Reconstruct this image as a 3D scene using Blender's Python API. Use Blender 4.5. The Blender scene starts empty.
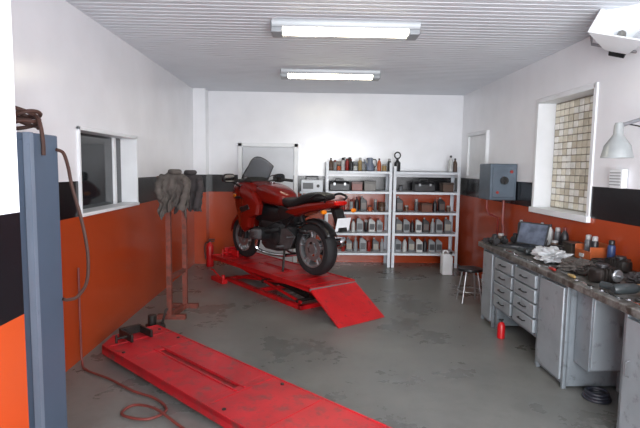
import bpy, bmesh, math, random
from mathutils import Vector, Matrix, Euler, noise
random.seed(7)
R=math.radians
sc=bpy.context.scene
COL=sc.collection
sc.view_settings.view_transform='Standard'

# ---------------------------------------------------------------- materials
def lin(c):
    return tuple(((v/255)/12.92 if v/255<=0.04045 else ((v/255+0.055)/1.055)**2.4) for v in c)
MATS={}
def pm(name,c,rough=.5,metal=0,var=.12,scale=6,bump=0,c2=None,c2amt=.35,em=0,trans=0,alpha=1):
    if name in MATS: return MATS[name]
    m=bpy.data.materials.new(name); m.use_nodes=True
    nt=m.node_tree; b=nt.nodes['Principled BSDF']
    l=lin(c)
    tc=nt.nodes.new('ShaderNodeTexCoord')
    n=nt.nodes.new('ShaderNodeTexNoise'); n.inputs['Scale'].default_value=scale; n.inputs['Detail'].default_value=6
    nt.links.new(tc.outputs['Object'],n.inputs['Vector'])
    cr=nt.nodes.new('ShaderNodeValToRGB')
    cr.color_ramp.elements[0].position=.3; cr.color_ramp.elements[1].position=.7
    cr.color_ramp.elements[0].color=(*[max(0,v*(1-var)) for v in l],1)
    cr.color_ramp.elements[1].color=(*[min(1,v*(1+var)) for v in l],1)
    nt.links.new(n.outputs['Fac'],cr.inputs['Fac'])
    out=cr.outputs['Color']
    if c2 is not None:
        n2=nt.nodes.new('ShaderNodeTexNoise'); n2.inputs['Scale'].default_value=scale*2.3; n2.inputs['Detail'].default_value=10; n2.inputs['Roughness'].default_value=.7
        nt.links.new(tc.outputs['Object'],n2.inputs['Vector'])
        r2=nt.nodes.new('ShaderNodeValToRGB')
        r2.color_ramp.elements[0].position=1-c2amt-.08; r2.color_ramp.elements[1].position=1-c2amt+.08
        nt.links.new(n2.outputs['Fac'],r2.inputs['Fac'])
        mx=nt.nodes.new('ShaderNodeMixRGB'); mx.inputs['Color2'].default_value=(*lin(c2),1)
        nt.links.new(r2.outputs['Color'],mx.inputs['Fac']); nt.links.new(out,mx.inputs['Color1'])
        out=mx.outputs['Color']
    nt.links.new(out,b.inputs['Base Color'])
    b.inputs['Roughness'].default_value=rough; b.inputs['Metallic'].default_value=metal
    if trans: b.inputs['Transmission Weight'].default_value=trans
    if alpha<1: b.inputs['Alpha'].default_value=alpha
    if em:
        nt.links.new(out,b.inputs['Emission Color']); b.inputs['Emission Strength'].default_value=em
    if bump:
        bp=nt.nodes.new('ShaderNodeBump'); bp.inputs['Strength'].default_value=bump; bp.inputs['Distance'].default_value=.02
        nt.links.new(n.outputs['Fac'],bp.inputs['Height']); nt.links.new(bp.outputs['Normal'],b.inputs['Normal'])
    MATS[name]=m
    return m

def wall_mat():
    m=bpy.data.materials.new('painted_wall_bands'); m.use_nodes=True
    nt=m.node_tree; b=nt.nodes['Principled BSDF']
    g=nt.nodes.new('ShaderNodeNewGeometry'); s=nt.nodes.new('ShaderNodeSeparateXYZ')
    nt.links.new(g.outputs['Position'],s.inputs[0])
    n=nt.nodes.new('ShaderNodeTexNoise'); n.inputs['Scale'].default_value=2.2; n.inputs['Detail'].default_value=8
    nt.links.new(g.outputs['Position'],n.inputs['Vector'])
    dv=nt.nodes.new('ShaderNodeMath'); dv.operation='DIVIDE'; dv.inputs[1].default_value=3.0
    nt.links.new(s.outputs['Z'],dv.inputs[0])
    cr=nt.nodes.new('ShaderNodeValToRGB'); cr.color_ramp.interpolation='CONSTANT'
    e=cr.color_ramp.elements
    e[0].position=0; e[0].color=(*lin((170,66,29)),1)
    e[1].position=1.2/3; e[1].color=(*lin((18,16,20)),1)
    k=e.new(1.49/3); k.color=(*lin((240,241,245)),1)
    nt.links.new(dv.outputs[0],cr.inputs['Fac'])
    mr=nt.nodes.new('ShaderNodeMapRange'); mr.inputs['From Min'].default_value=.3; mr.inputs['From Max'].default_value=.7
    mr.inputs['To Min'].default_value=.94; mr.inputs['To Max'].default_value=1.02
    nt.links.new(n.outputs['Fac'],mr.inputs['Value'])
    vm=nt.nodes.new('ShaderNodeVectorMath'); vm.operation='SCALE'
    nt.links.new(cr.outputs['Color'],vm.inputs[0]); nt.links.new(mr.outputs['Result'],vm.inputs['Scale'])
    nt.links.new(vm.outputs['Vector'],b.inputs['Base Color'])
    b.inputs['Roughness'].default_value=.22
    bp=nt.nodes.new('ShaderNodeBump'); bp.inputs['Strength'].default_value=.05; bp.inputs['Distance'].default_value=.01
    n3=nt.nodes.new('ShaderNodeTexNoise'); n3.inputs['Scale'].default_value=7
    nt.links.new(g.outputs['Position'],n3.inputs['Vector'])
    nt.links.new(n3.outputs['Fac'],bp.inputs['Height']); nt.links.new(bp.outputs['Normal'],b.inputs['Normal'])
    return m

def floor_mat():
    m=bpy.data.materials.new('stained_concrete'); m.use_nodes=True
    nt=m.node_tree; b=nt.nodes['Principled BSDF']
    g=nt.nodes.new('ShaderNodeNewGeometry')
    n=nt.nodes.new('ShaderNodeTexNoise'); n.inputs['Scale'].default_value=1.3; n.inputs['Detail'].default_value=10; n.inputs['Roughness'].default_value=.66
    n2=nt.nodes.new('ShaderNodeTexNoise'); n2.inputs['Scale'].default_value=7; n2.inputs['Detail'].default_value=10; n2.inputs['Roughness'].default_value=.7
    for k in (n,n2): nt.links.new(g.outputs['Position'],k.inputs['Vector'])
    cr=nt.nodes.new('ShaderNodeValToRGB'); e=cr.color_ramp.elements
    e[0].position=.3; e[0].color=(*lin((90,91,89)),1); e[1].position=.68; e[1].color=(*lin((120,120,116)),1)
    nt.links.new(n.outputs['Fac'],cr.inputs['Fac'])
    c2=nt.nodes.new('ShaderNodeValToRGB'); e=c2.color_ramp.elements
    e[0].position=.26; e[0].color=(.5,.49,.48,1); e[1].position=.5; e[1].color=(1,1,1,1)
    nt.links.new(n2.outputs['Fac'],c2.inputs['Fac'])
    mx=nt.nodes.new('ShaderNodeMixRGB'); mx.blend_type='MULTIPLY'; mx.inputs['Fac'].default_value=.38
    nt.links.new(cr.outputs['Color'],mx.inputs['Color1']); nt.links.new(c2.outputs['Color'],mx.inputs['Color2'])
    nt.links.new(mx.outputs['Color'],b.inputs['Base Color'])
    mr=nt.nodes.new('ShaderNodeMapRange'); mr.inputs['From Min'].default_value=.35; mr.inputs['From Max'].default_value=.65; mr.inputs['To Min'].default_value=.22; mr.inputs['To Max'].default_value=.42
    nt.links.new(n.outputs['Fac'],mr.inputs['Value']); nt.links.new(mr.outputs['Result'],b.inputs['Roughness'])
    return m

WALL=wall_mat(); FLOOR=floor_mat()
CEIL=pm('ceiling_panel_paint',(220,224,230),.6,0,.03,3)
WHITE=pm('white_paint',(232,235,238),.4,0,.05,4)
WHITE2=pm('white_shelf_enamel',(218,224,232),.4,0,.06,6)
RED=pm('lift_red_enamel',(178,16,22),.36,0,.16,5,c2=(112,34,34),c2amt=.38)
REDF=pm('worn_scuffed_red_enamel',(174,26,36),.4,0,.2,4,c2=(120,56,56),c2amt=.42)
REDD=pm('dark_red_enamel',(120,18,22),.5,0,.2,8,c2=(60,25,22),c2amt=.4)
BRED=pm('motorcycle_maroon_paint',(108,18,12),.16,0,.1,3)
BLK=pm('black_rubber',(26,26,28),.7,0,.2,10)
BLKP=pm('black_plastic',(20,20,22),.4,0,.15,8)
SEAT=pm('seat_vinyl',(22,21,22),.55,0,.1,20,bump=.3)
STEEL=pm('brushed_steel',(150,152,155),.35,.8,.1,10)
ALU=pm('cast_aluminium',(96,96,98),.42,.6,.2,14)
ALUD=pm('dark_cast_aluminium',(58,58,60),.45,.5,.3,14)
CHR=pm('chrome',(205,205,208),.12,1,.03,4)
DKM=pm('dark_oily_metal',(46,42,40),.45,.5,.3,14)
RUST=pm('rusty_red_primer',(116,56,44),.7,.1,.3,9,c2=(76,50,42),c2amt=.45)
BENCH=pm('grey_bench_enamel',(134,142,148),.38,.3,.12,4,c2=(96,98,100),c2amt=.38)
BENCHL=pm('light_grey_drawer_enamel',(158,166,172),.36,.3,.12,4,c2=(112,114,116),c2amt=.36)
TOPM=pm('worn_bench_top',(122,121,118),.42,.25,.2,5,c2=(62,56,50),c2amt=.5)
BLUE=pm('blue_grey_enamel',(86,102,122),.5,.1,.08,2,c2=(66,76,92),c2amt=.28)
GLASSD=pm('dark_window_glass',(30,34,38),.05,0,.1,2)
CLOTH=pm('grey_brown_cloth',(80,74,70),.95,0,.3,14,bump=.25)
CLOTH2=pm('dark_cloth',(56,51,52),.95,0,.3,14,bump=.25)
BAG=pm('pale_cloth',(190,192,194),.6,0,.15,9)
HOSE=pm('brown_rubber_hose',(72,46,38),.6,0,.2,9)
HOSER=pm('reddish_rubber_hose',(104,44,38),.55,0,.2,9)
BLOCKS=[pm('pale_glass_block_%s'%n,c,.22,0,.14,9,em=.14) for n,c in (('cream',(206,200,184)),('white',(218,216,210)),('beige',(186,178,160)))]
MORT=pm('pale_mortar',(150,144,132),.8,0,.1,9)
GRNG=pm('blue_grey_switch_enamel',(86,98,110),.4,.2,.12,6)
SIL=pm('silver_plastic',(150,154,158),.4,.2,.06,6)
SCREEN=pm('laptop_display',(84,92,108),.18,0,.5,9,em=.14)
LENSR=pm('red_lens',(180,20,16),.15,0,.05,4,em=.1)
LENSO=pm('amber_lens',(220,120,20),.2,0,.05,4)
SCRN=pm('tinted_windscreen',(90,94,100),.05,0,.03,3,alpha=.6)
TUBE=pm('lit_lamp_diffuser',(255,247,218),.4,0,.01,3,em=19)
CARD=pm('brown_cardboard',(150,116,78),.8,0,.12,7)

# ---------------------------------------------------------------- mesh builder
def crom(pts,n=6):
    P=[Vector(p) for p in pts]; P=[P[0]*2-P[1]]+P+[P[-1]*2-P[-2]]
    out=[]
    for i in range(1,len(P)-2):
        a,b,c,d=P[i-1:i+3]
        for k in range(n):
            t=k/n
            out.append(.5*((2*b)+(c-a)*t+(2*a-5*b+4*c-d)*t*t+(3*b-a-3*c+d)*t**3))
    out.append(P[-2]); return out
class MB:
    def __init__(s): s.bm=bmesh.new(); s.M=Matrix.Identity(4)
    def v(s,p): return s.bm.verts.new(s.M@Vector(p))
    def box(s,c,d,rot=(0,0,0)):
        M=s.M@Matrix.Translation(c)@Euler(rot).to_matrix().to_4x4()@Matrix.Diagonal((d[0],d[1],d[2],1))
        bmesh.ops.create_cube(s.bm,size=1,matrix=M); return s
    def bb(s,a,b):
        return s.box([(a[i]+b[i])/2 for i in range(3)],[abs(b[i]-a[i]) for i in range(3)])
    def loft(s,rings,cap=True):
        rs=[[s.v(p) for p in r] for r in rings]; n=len(rs[0])
        for a,b in zip(rs,rs[1:]):
            for i in range(n): s.bm.faces.new((a[i],a[(i+1)%n],b[(i+1)%n],b[i]))
        if cap:
            s.bm.faces.new(rs[0][::-1]); s.bm.faces.new(rs[-1])
        return s
    def tube(s,pts,r,n=8):
        P=[Vector(p) for p in pts]; rings=[]; u=None
        for i,p in enumerate(P):
            t=(P[min(i+1,len(P)-1)]-P[max(i-1,0)]).normalized()
            if u is None:
                u=t.orthogonal().normalized()
            else:
                u=u-t*u.dot(t); u=u.normalized() if u.length>1e-5 else t.orthogonal().normalized()
            w=t.cross(u); rr=r[i] if isinstance(r,(list,tuple)) else r
            rings.append([p+(u*math.cos(2*math.pi*k/n)+w*math.sin(2*math.pi*k/n))*rr for k in range(n)])
        return s.loft(rings)
    def cyl(s,a,b,r,r2=None,n=16): return s.tube([a,b],[r,r if r2 is None else r2],n)
    def lathe(s,prof,n=20,o=(0,0,0),axis='Z'):
        rings=[]
        for r,z in prof:
            ring=[]
            for k in range(n):
                c=math.cos(2*math.pi*k/n)*max(r,1e-4); d=math.sin(2*math.pi*k/n)*max(r,1e-4)
                p={'Z':(c,d,z),'Y':(d,z,c),'X':(z,c,d)}[axis]
                ring.append((p[0]+o[0],p[1]+o[1],p[2]+o[2]))
            rings.append(ring)
        return s.loft(rings)
    def torus(s,Rr,r,o=(0,0,0),axis='Z',n=32,m=10,sq=1):
        rs=[]
        for i in range(n):
            a=2*math.pi*i/n; ring=[]
            for k in range(m):
                b=2*math.pi*k/m; q=Rr+r*math.cos(b); h=r*sq*math.sin(b)
                c=q*math.cos(a); d=q*math.sin(a)
                p={'Z':(c,d,h),'Y':(c,h,d),'X':(h,c,d)}[axis]
                ring.append(s.v((p[0]+o[0],p[1]+o[1],p[2]+o[2])))
            rs.append(ring)
        for i in range(n):
            a=rs[i]; b=rs[(i+1)%n]
            for k in range(m): s.bm.faces.new((a[k],a[(k+1)%m],b[(k+1)%m],b[k]))
        return s
    def prism(s,poly,ax,a,b):
        def P(q,h):
            return {'X':(h,q[0],q[1]),'Y':(q[0],h,q[1]),'Z':(q[0],q[1],h)}[ax]
        return s.loft([[P(q,a) for q in poly],[P(q,b) for q in poly]])
    def sell(s,secs,n=20,e=2.6):
        rings=[]
        for x,yc,zc,hw,hh in secs:
            ring=[]
            for k in range(n):
                a=2*math.pi*k/n; c=math.cos(a); d=math.sin(a)
                ring.append((x,yc+hw*math.copysign(abs(c)**(2/e),c),zc+hh*math.copysign(abs(d)**(2/e),d)))
            rings.append(ring)
        return s.loft(rings)
    def grid(s,f,nu,nv):
        g=[[s.v(f(i/nu,j/nv)) for j in range(nv+1)] for i in range(nu+1)]
        for i in range(nu):
            for j in range(nv): s.bm.faces.new((g[i][j],g[i+1][j],g[i+1][j+1],g[i][j+1]))
        return s
    def blob(s,c,d,amp=.25,f=3,seed=0,sub=3,floor=-.75):
        r=bmesh.ops.create_icosphere(s.bm,subdivisions=sub,radius=1)
        for v in r['verts']:
            k=1+amp*noise.noise(v.co*f+Vector((seed*7.1,seed,0)))+amp*.4*noise.noise(v.co*f*3+Vector((seed,2,0)))
            p=v.co*k; p.z=max(p.z,floor)
            v.co=s.M@Vector((c[0]+p.x*d[0],c[1]+p.y*d[1],c[2]+p.z*d[2]))
        return s
    def obj(s,name,mat,parent=None,loc=(0,0,0),rz=0,bev=0,ang=38,sol=0,rot=None,sub=0,**props):
        bmesh.ops.recalc_face_normals(s.bm,faces=s.bm.faces)
        me=bpy.data.meshes.new(name); s.bm.to_mesh(me); s.bm.free()
        me.materials.append(mat)
        me.polygons.foreach_set('use_smooth',[True]*len(me.polygons))
        try: me.set_sharp_from_angle(angle=R(ang))
        except Exception: pass
        o=bpy.data.objects.new(name,me); COL.objects.link(o)
        o.location=loc; o.rotation_euler=rot if rot else (0,0,rz)
        if parent: o.parent=parent
        if sol:
            q=o.modifiers.new('solid','SOLIDIFY'); q.thickness=sol
        if sub:
            q=o.modifiers.new('sub','SUBSURF'); q.levels=sub; q.render_levels=sub
        if bev:
            q=o.modifiers.new('bevel','BEVEL'); q.width=bev; q.segments=2; q.limit_method='ANGLE'
        for k,v in props.items(): o[k]=v
        return o
def thing(name,label,cat,loc=(0,0,0),rz=0,scale=1,rot=None,**props):
    o=bpy.data.objects.new(name,None); COL.objects.link(o)
    o.empty_display_size=.1
    o.location=loc; o.rotation_euler=rot if rot else (0,0,rz); o.scale=(scale,)*3
    o['label']=label; o['category']=cat
    for k,v in props.items(): o[k]=v
    return o
def S(label,cat): return dict(kind='structure',label=label,category=cat)

# ---------------------------------------------------------------- room
XL,XR,YB,H=-1.9,2.63,8.41,2.9
MB().bb((-2.3,-1.6,-.12),(3.0,8.7,0)).obj('floor',FLOOR,**S('stained grey concrete workshop floor','floor'))
b=MB()
b.bb((-2.2,-1.4,H+.02),(2.96,8.6,H+.1))
y=-1.4
while y<8.41:
    b.prism([(y,H+.02),(y+.006,H),(y+.078,H),(y+.084,H+.02)],'X',-2.2,2.96); y+=.09
b.obj('ceiling',CEIL,**S('white ribbed sheet metal ceiling with narrow slats','ceiling'))
b=MB(); wy0,wy1,wz0,wz1=4.08,5.45,1.2,1.95
b.bb((XL-.3,-1.4,0),(XL,wy0,H)); b.bb((XL-.3,wy1,0),(XL,YB+.2,H))
b.bb((XL-.3,wy0,0),(XL,wy1,wz0)); b.bb((XL-.3,wy0,wz1),(XL,wy1,H))
b.obj('wall_left',WALL,**S('wall painted white over black band over orange','wall'))
MB().bb((XL,YB,0),(XR,YB+.2,H)).obj('wall_back',WALL,**S('end wall painted white over black band over orange','wall'))
b=MB(); ry0,ry1,rz0,rz1=4.5,5.62,1.2,2.42
b.bb((XR,-1.4,0),(XR+.3,ry0,H)); b.bb((XR,ry1,0),(XR+.3,YB+.2,H))
b.bb((XR,ry0,0),(XR+.3,ry1,rz0)); b.bb((XR,ry0,rz1),(XR+.3,ry1,H))
b.obj('wall_right',WALL,**S('wall painted white with black band and orange base','wall'))
MB().bb((XL,-1.4,0),(-.81,1.385,H)).obj('wall_near',WALL,**S('projecting wall stub beside the entrance with painted bands','wall'))
MB().bb((XL,8.15,0),(XL+.2,YB,H)).obj('trim_1',WALL,**S('boxed pipe chase in the wall corner','trim'))
w=thing('window_1','dark internal window in a white frame on the orange wall','window',(XL,(wy0+wy1)/2,wz0),kind='structure')
hw=(wy1-wy0)/2; hh=wz1-wz0
b=MB()
b.bb((-.2,-hw,0),(.02,-hw+.03,hh)).bb((-.2,hw-.03,0),(.02,hw,hh)).bb((-.2,-hw,0),(.03,hw,.03)).bb((-.2,-hw,hh-.03),(.02,hw,hh))
b.bb((-.19,.42,.03),(-.13,.47,hh-.03))
b.obj('window_frame',WHITE,w,bev=.004)
MB().bb((-.17,-hw+.03,.03),(-.155,hw-.03,hh-.03)).obj('window_pane',GLASSD,w)
w=thing('window_2','white framed recessed window filled with pale glass blocks','window',(XR,(ry0+ry1)/2,rz0),kind='structure')
hw=(ry1-ry0)/2; hh=rz1-rz0
b=MB()
b.bb((-.015,-hw-.03,-.03),(.28,-hw+.02,hh+.03)).bb((-.015,hw-.02,-.03),(.28,hw+.03,hh+.03)).bb((-.04,-hw-.04,-.04),(.28,hw+.04,.02)).bb((-.015,-hw,hh-.02),(.28,hw,hh+.03))
b.obj('window_frame',WHITE,w,bev=.004)
MB().bb((.19,-hw+.02,.02),(.27,hw-.02,hh-.02)).obj('mortar',MORT,w)
ny,nz=11,16; bs=[MB(),MB(),MB()]
rr_=random.Random(3)
for i in range(ny):
    for j in range(nz):
        yy=-hw+.03+(2*hw-.06)*(i+.5)/ny; zz=.03+(hh-.06)*(j+.5)/nz
        bs[rr_.choice((0,0,1,1,2))].box((.187-.003*rr_.random(),yy+rr_.uniform(-.002,.002),zz),(.012,.082,.064))
for k in range(3): bs[k].obj('glass_block_grid',BLOCKS[k],w,bev=.006)
d=thing('door_1','plain white flush door in a white frame','door',(-.69,YB,0),kind='structure')
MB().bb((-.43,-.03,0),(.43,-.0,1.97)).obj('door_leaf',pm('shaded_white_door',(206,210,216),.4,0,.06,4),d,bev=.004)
MB().bb((-.51,-.06,0),(-.44,0,2.04)).bb((.44,-.06,0),(.51,0,2.04)).bb((-.51,-.06,1.98),(.51,0,2.04)).obj('door_frame',WHITE,d,bev=.006)
MB().cyl((.34,-.03,1.02),(.34,-.08,1.02),.012).cyl((.34,-.08,1.02),(.24,-.08,1.02),.01).obj('door_handle',STEEL,d)
d=thing('door_2','white framed hatch set in the side wall','hatch',(XR,7.55,1.55),kind='structure')
MB().bb((-.02,-.38,0),(0,.38,.62)).obj('hatch_leaf',WHITE,d,bev=.004)
MB().bb((-.05,-.43,-.05),(0,-.38,.67)).bb((-.05,.38,-.05),(0,.43,.67)).bb((-.05,-.38,.62),(0,.38,.67)).bb((-.05,-.38,-.05),(0,.38,0)).obj('hatch_frame',WHITE,d,bev=.005)

# ---------------------------------------------------------------- ceiling lamps
def lamp(x,y):
    L=thing('fluorescent_lamp','lit long fluorescent fixture mounted under the ribbed ceiling','ceiling lamp',(x,y,H),group='fluorescent ceiling lamps')
    MB().prism([(-.14,0),(-.14,-.03),(-.125,-.06),(-.08,-.05),(.08,-.05),(.125,-.06),(.14,-.03),(.14,0)],'X',-.64,.64).obj('lamp_housing',SIL,L)
    b=MB()
    b.prism([(-.075,-.051),(-.07,-.075),(-.05,-.09),(.05,-.09),(.07,-.075),(.075,-.051)],'X',-.55,.55)
    b.obj('lamp_diffuser',TUBE,L)
    for q in (-1,1):
        MB().bb((q*.55,-.1,-.1),(q*.65,.1,-.0)).obj('end_cap',SIL,L,bev=.01)
lamp(.31,4.45); lamp(.27,6.55)

# ---------------------------------------------------------------- motorcycle lifts
def lift(name_label,loc,ang,L,W,Hh,ramp,slot,M_):
    r=thing('motorcycle_lift',name_label,'motorcycle lift',loc,ang)
    low=Hh<.2
    t=.035 if low else .022; hw=W/2
    b=MB()
    s0,s1,sw=slot
    ch=.16 if low else .0
    if low:
        b.prism([(s1,-hw),(L,-hw),(L,hw-ch),(L-ch,hw),(s1,hw)],'Z',Hh-t,Hh)
    else:
        b.bb((s1,-hw,Hh-t),(L,hw,Hh))
    b.bb((0,-hw,Hh-t),(s0,hw,Hh))
    b.bb((s0,-hw,Hh-t),(s1,-sw,Hh)); b.bb((s0,sw,Hh-t),(s1,hw,Hh))
    b.obj('deck',M_,r,bev=.003)
    b=MB(); e=.006 if low else .01; dn=.075 if low else .048
    b.bb((0,-hw,Hh-dn),(L,-hw+.012,Hh+e)); b.bb((0,hw-.012,Hh-dn),(L-ch,hw,Hh+e))
    b.bb((L-.012,-hw,Hh-dn),(L,hw-ch,Hh+e))
    b.obj('edge_rail',M_,r,bev=.002)
    MB().bb((s0-.02,-sw-.02,Hh-.045),(s1+.02,sw+.02,Hh-t-.002) if not low else (s1+.02,sw+.02,Hh-.012)).obj('slot_tray',REDD,r)
    n=int(L/.24)
    for i in range(n):
        xx=.12+i*.24
        if s0-.05<xx<s1+.05 or (low and i%2): continue
        MB().bb((xx-.006,-hw+.03,Hh),(xx+.006,hw-.03,Hh+.004)).obj('tread_strip',M_,r)
    for q in (-1,1): MB().bb((s0-.05,q*(sw+.0),Hh),(s1+.05,q*(sw+.015),Hh+.008)).obj('slot_rail',M_,r)
    if low:
        for xx in (.08,.95,2.3,2.62):
            for yy in (-hw+.05,hw-.05) if xx<2.6 else (-hw+.05,):
                MB().lathe([(.014,Hh-.001),(.014,Hh+.006),(.009,Hh+.009)],10,(xx,yy,0)).obj('bolt',DKM,r)
    b=MB()
    zt=Hh-.01
    b.prism([(0,zt),(0,zt-.03),(-ramp+.03,.0),(-ramp,.004)],'Y',-hw,hw)
    b.obj('ramp',M_,r,bev=.002)
    b=MB(); b.cyl((0,-hw-.01,Hh-.02),(0,hw+.01,Hh-.02),.014,n=10); b.obj('hinge_rod',STEEL,r)
    b=MB(); bz=.05 if not low else .03
    for q in (-1,1): b.bb((.25,q*(hw-.05),0),(L-.35,q*(hw-.11),bz))
    for xx in (.25,L*.5,L-.41): b.bb((xx,-hw+.05,0),(xx+.06,hw-.05,bz))
    b.obj('base_frame',REDD if low else RED,r,bev=.004)
    if not low:
        for q in (-1,1):
            yy=q*(hw-.13)
            MB().tube([(.35,yy,.06),(L-.55,yy,Hh-.07)],.018,8).obj('scissor_arm',RED,r)
            MB().tube([(.45,yy-q*.05,Hh-.07),(L-.45,yy-q*.05,.06)],.018,8).obj('scissor_arm',RED,r)
        MB().cyl((.4,-hw+.1,.07),(.4,hw-.1,.07),.02).obj('cross_shaft',DKM,r)
        MB().cyl((L/2-.05,-hw+.1,(Hh)/2),(L/2-.05,hw-.1,Hh/2),.022).obj('cross_shaft',DKM,r)
        MB().cyl((.5,0,.08),(L*.5,0,.14),.035).cyl((L*.5,0,.14),(L*.6,0,.17),.016).obj('hydraulic_ram',DKM,r)
    k=.6 if low else .9
    b=MB()
    for q in (-1,1): b.bb((L-.08-.34*k,q*.08,Hh+.002),(L-.08,q*.1,Hh+.11*k))
    b.bb((L-.08,-.16*k,Hh),(L-.04,.16*k,Hh+.12*k)); b.cyl((L-.2,.09,Hh+.06*k),(L-.2,.09+.17*k,Hh+.06*k),.011); b.cyl((L-.2,.09+.17*k,Hh+.0),(L-.2,.09+.17*k,Hh+.12*k),.01)
    b.obj('wheel_clamp',DKM if low else RED,r,bev=.003)
    if not low:
        b=MB(); b.bb((L-.55,hw+.02,0),(L-.2,hw+.1,.06)); b.cyl((L-.5,hw+.06,.06),(L-.5,hw+.06,.12),.025); b.tube([(L-.45,hw+.06,.05),(L-.2,hw+.06,.14),(L-.12,hw+.06,.14)],.012)
        b.obj('foot_pump',RED,r,bev=.003)
    return r
lift('raised red scissor lift platform carrying the dark red motorcycle',(.30,5.45,0),math.atan2(.8,-.6),2.45,.66,.32,.5,(.9,1.5,.03),RED)
lift('empty lowered scuffed red motorcycle lift platform lying on concrete',(.345,2.475,0),math.atan2(.692,-.722),2.75,.60,.115,.5,(1.15,2.15,.03),REDF)

# ---------------------------------------------------------------- motorcycle
def motorcycle(loc,ang,scale):
    r=thing('motorcycle','dark red sport touring motorcycle with black seat on the raised lift','motorcycle',loc,ang,scale)
    WB=1.46
    def ringset(b,prof,n=40):
        rings=[[(q*math.cos(2*math.pi*k/n),h,q*math.sin(2*math.pi*k/n)) for k in range(n)] for q,h in prof]
        rings.append(rings[0]); b.loft(rings,cap=False); bmesh.ops.remove_doubles(b.bm,verts=b.bm.verts,dist=1e-5)
        return b
    def wheel(x,w,lab,s=1):
        e=bpy.data.objects.new('wheel',None); COL.objects.link(e); e.parent=r; e.location=(x,0,.31*s); e['label']=lab; e.scale=(s,s,s)
        ringset(MB(),[(.215,-w*.42),(.25,-w*.5),(.285,-w*.45),(.305,-w*.22),(.31,0),(.305,w*.22),(.285,w*.45),(.25,w*.5),(.215,w*.42),(.21,0)]).obj('tyre',BLK,e)
        b=ringset(MB(),[(.225,-w*.43),(.2,-w*.4),(.19,0),(.2,w*.4),(.225,w*.43),(.215,w*.3),(.205,0),(.215,-w*.3)])
        for k in range(5):
            a=2*math.pi*k/5+.3
            for da in (-.16,.16):
                b.tube([(.045*math.cos(a),w*.2,.045*math.sin(a)),(.2*math.cos(a+da),w*.25,.2*math.sin(a+da))],[.018,.013],8)
        b.lathe([(.055,-.06),(.06,-.04),(.06,.04),(.055,.06)],18,axis='Y')
        b.obj('rim',STEEL,e)
        for q in ((-1,1) if x>.5 else (1,)):
            h=q*.05
            ringset(MB(),[(.085,h-.002),(.135,h-.002),(.135,h+.003),(.085,h+.003)],28).obj('brake_disc',STEEL,e)
    wheel(0,.165,'rear wheel with cast spokes'); wheel(WB,.12,'front wheel with cast spokes',.94)
    b=MB(); b.tube([(0,-.12,.31),(.2,-.13,.36),(.5,-.09,.42)],[.06,.04,.05],10); b.lathe([(.03,-.2),(.085,-.17),(.09,-.1),(.05,-.06)],18,(0,0,.31),'Y')
    b.obj('swingarm',ALUD,r)
    b=MB()
    b.tube([(.5,.1,.45),(.3,.1,.70),(-.2,.08,.80)],.016); b.tube([(.5,-.1,.45),(.3,-.1,.70),(-.2,-.08,.80)],.016)
    b.tube([(.5,.1,.45),(.55,.1,.75),(1.1,.06,.9)],.016); b.tube([(.5,-.1,.45),(.55,-.1,.75),(1.1,-.06,.9)],.016)
    b.tube([(.15,0,.42),(.3,0,.7)],.035,10)
    b.sell([(.3,0,.62,.09,.07),(.55,0,.64,.12,.12),(1.0,0,.64,.13,.12),(1.2,0,.7,.12,.1)],16,4)
    b.obj('frame',BLKP,r)
    b=MB(); b.torus(.045,.03,(.15,.04,.5),'Z',20,8)
    for k in range(5): b.torus(.04,.009,(.17+.02*k,.05,.45+.035*k),'Z',18,6)
    b.obj('shock_spring',BLKP,r)
    b=MB()
    b.sell([(.42,0,.42,.10,.10),(.5,0,.42,.13,.15),(.66,0,.42,.135,.17),(.9,0,.44,.135,.18),(.98,0,.45,.12,.15)],20,4)
    b.sell([(.5,0,.27,.1,.03),(.62,0,.26,.12,.06),(.85,0,.26,.12,.06),(.95,0,.28,.1,.03)],16,4)
    for q in (-1,1):
        b.lathe([(.07,q*.12),(.075,q*.15),(.05,q*.16)],18,(.56,0,.38),'Y')
        for k in range(4): b.box((.9,q*.135,.32+.05*k),(.1,.02,.012))
    b.obj('engine_block',ALUD,r)
    for q in (1,-1):
        b=MB(); x0=.78-.02*q
        for k in range(7):
            yy=.16+k*.018; b.lathe([(.08,q*yy),(.08,q*(yy+.006))],18,(x0,0,.42),'Y')
        b.lathe([(.055,q*.13),(.055,q*.3)],14,(x0,0,.42),'Y')
        b.obj('cylinder_barrel',ALUD,r)
        b=MB(); b.M=Matrix.Translation((x0,0,.42))@Matrix.Rotation(R(90)*q,4,'Z')
        b.sell([(.28,0,0,.065,.07),(.29,0,0,.085,.07),(.34,0,0,.08,.06),(.355,0,0,.06,.045),(.36,0,0,.03,.02)],18,4)
        for k in range(4): b.box((.36,0,-.03+.02*k),(.012,.1,.006))
        b.obj('valve_cover',ALU,r)
        b=MB(); b.tube(crom([(x0+.06,q*.25,.35),(x0+.1,q*.24,.24),(x0,q*.18,.18),(.5,q*.1,.17),(.3,-.1,.2)],5),.02); b.obj('exhaust_pipe',CHR,r)
        b=MB(); b.tube(crom([(x0-.08,q*.22,.45),(x0-.18,q*.2,.47),(x0-.25,q*.14,.5)],4),.028); b.tube(crom([(.5,q*.13,.6),(.62,q*.17,.55),(.74,q*.2,.5),(.9,q*.16,.56)],5),.009,6); b.obj('intake_pipe',BLKP,r)
        b=MB(); b.prism([(.3,.28),(.5,.26),(.46,.5),(.36,.52),(.2,.44)],'Y',q*.14,q*.155); b.cyl((.42,q*.15,.3),(.42,q*.26,.3),.014); b.cyl((.24,q*.15,.43),(.24,q*.25,.43),.012)
        b.obj('foot_peg',ALU,r)
    b=MB(); b.lathe([(.02,-.32),(.05,-.3),(.065,-.22),(.065,.15),(.045,.24),(.02,.26)],16,(0,0,0),'X')
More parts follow.
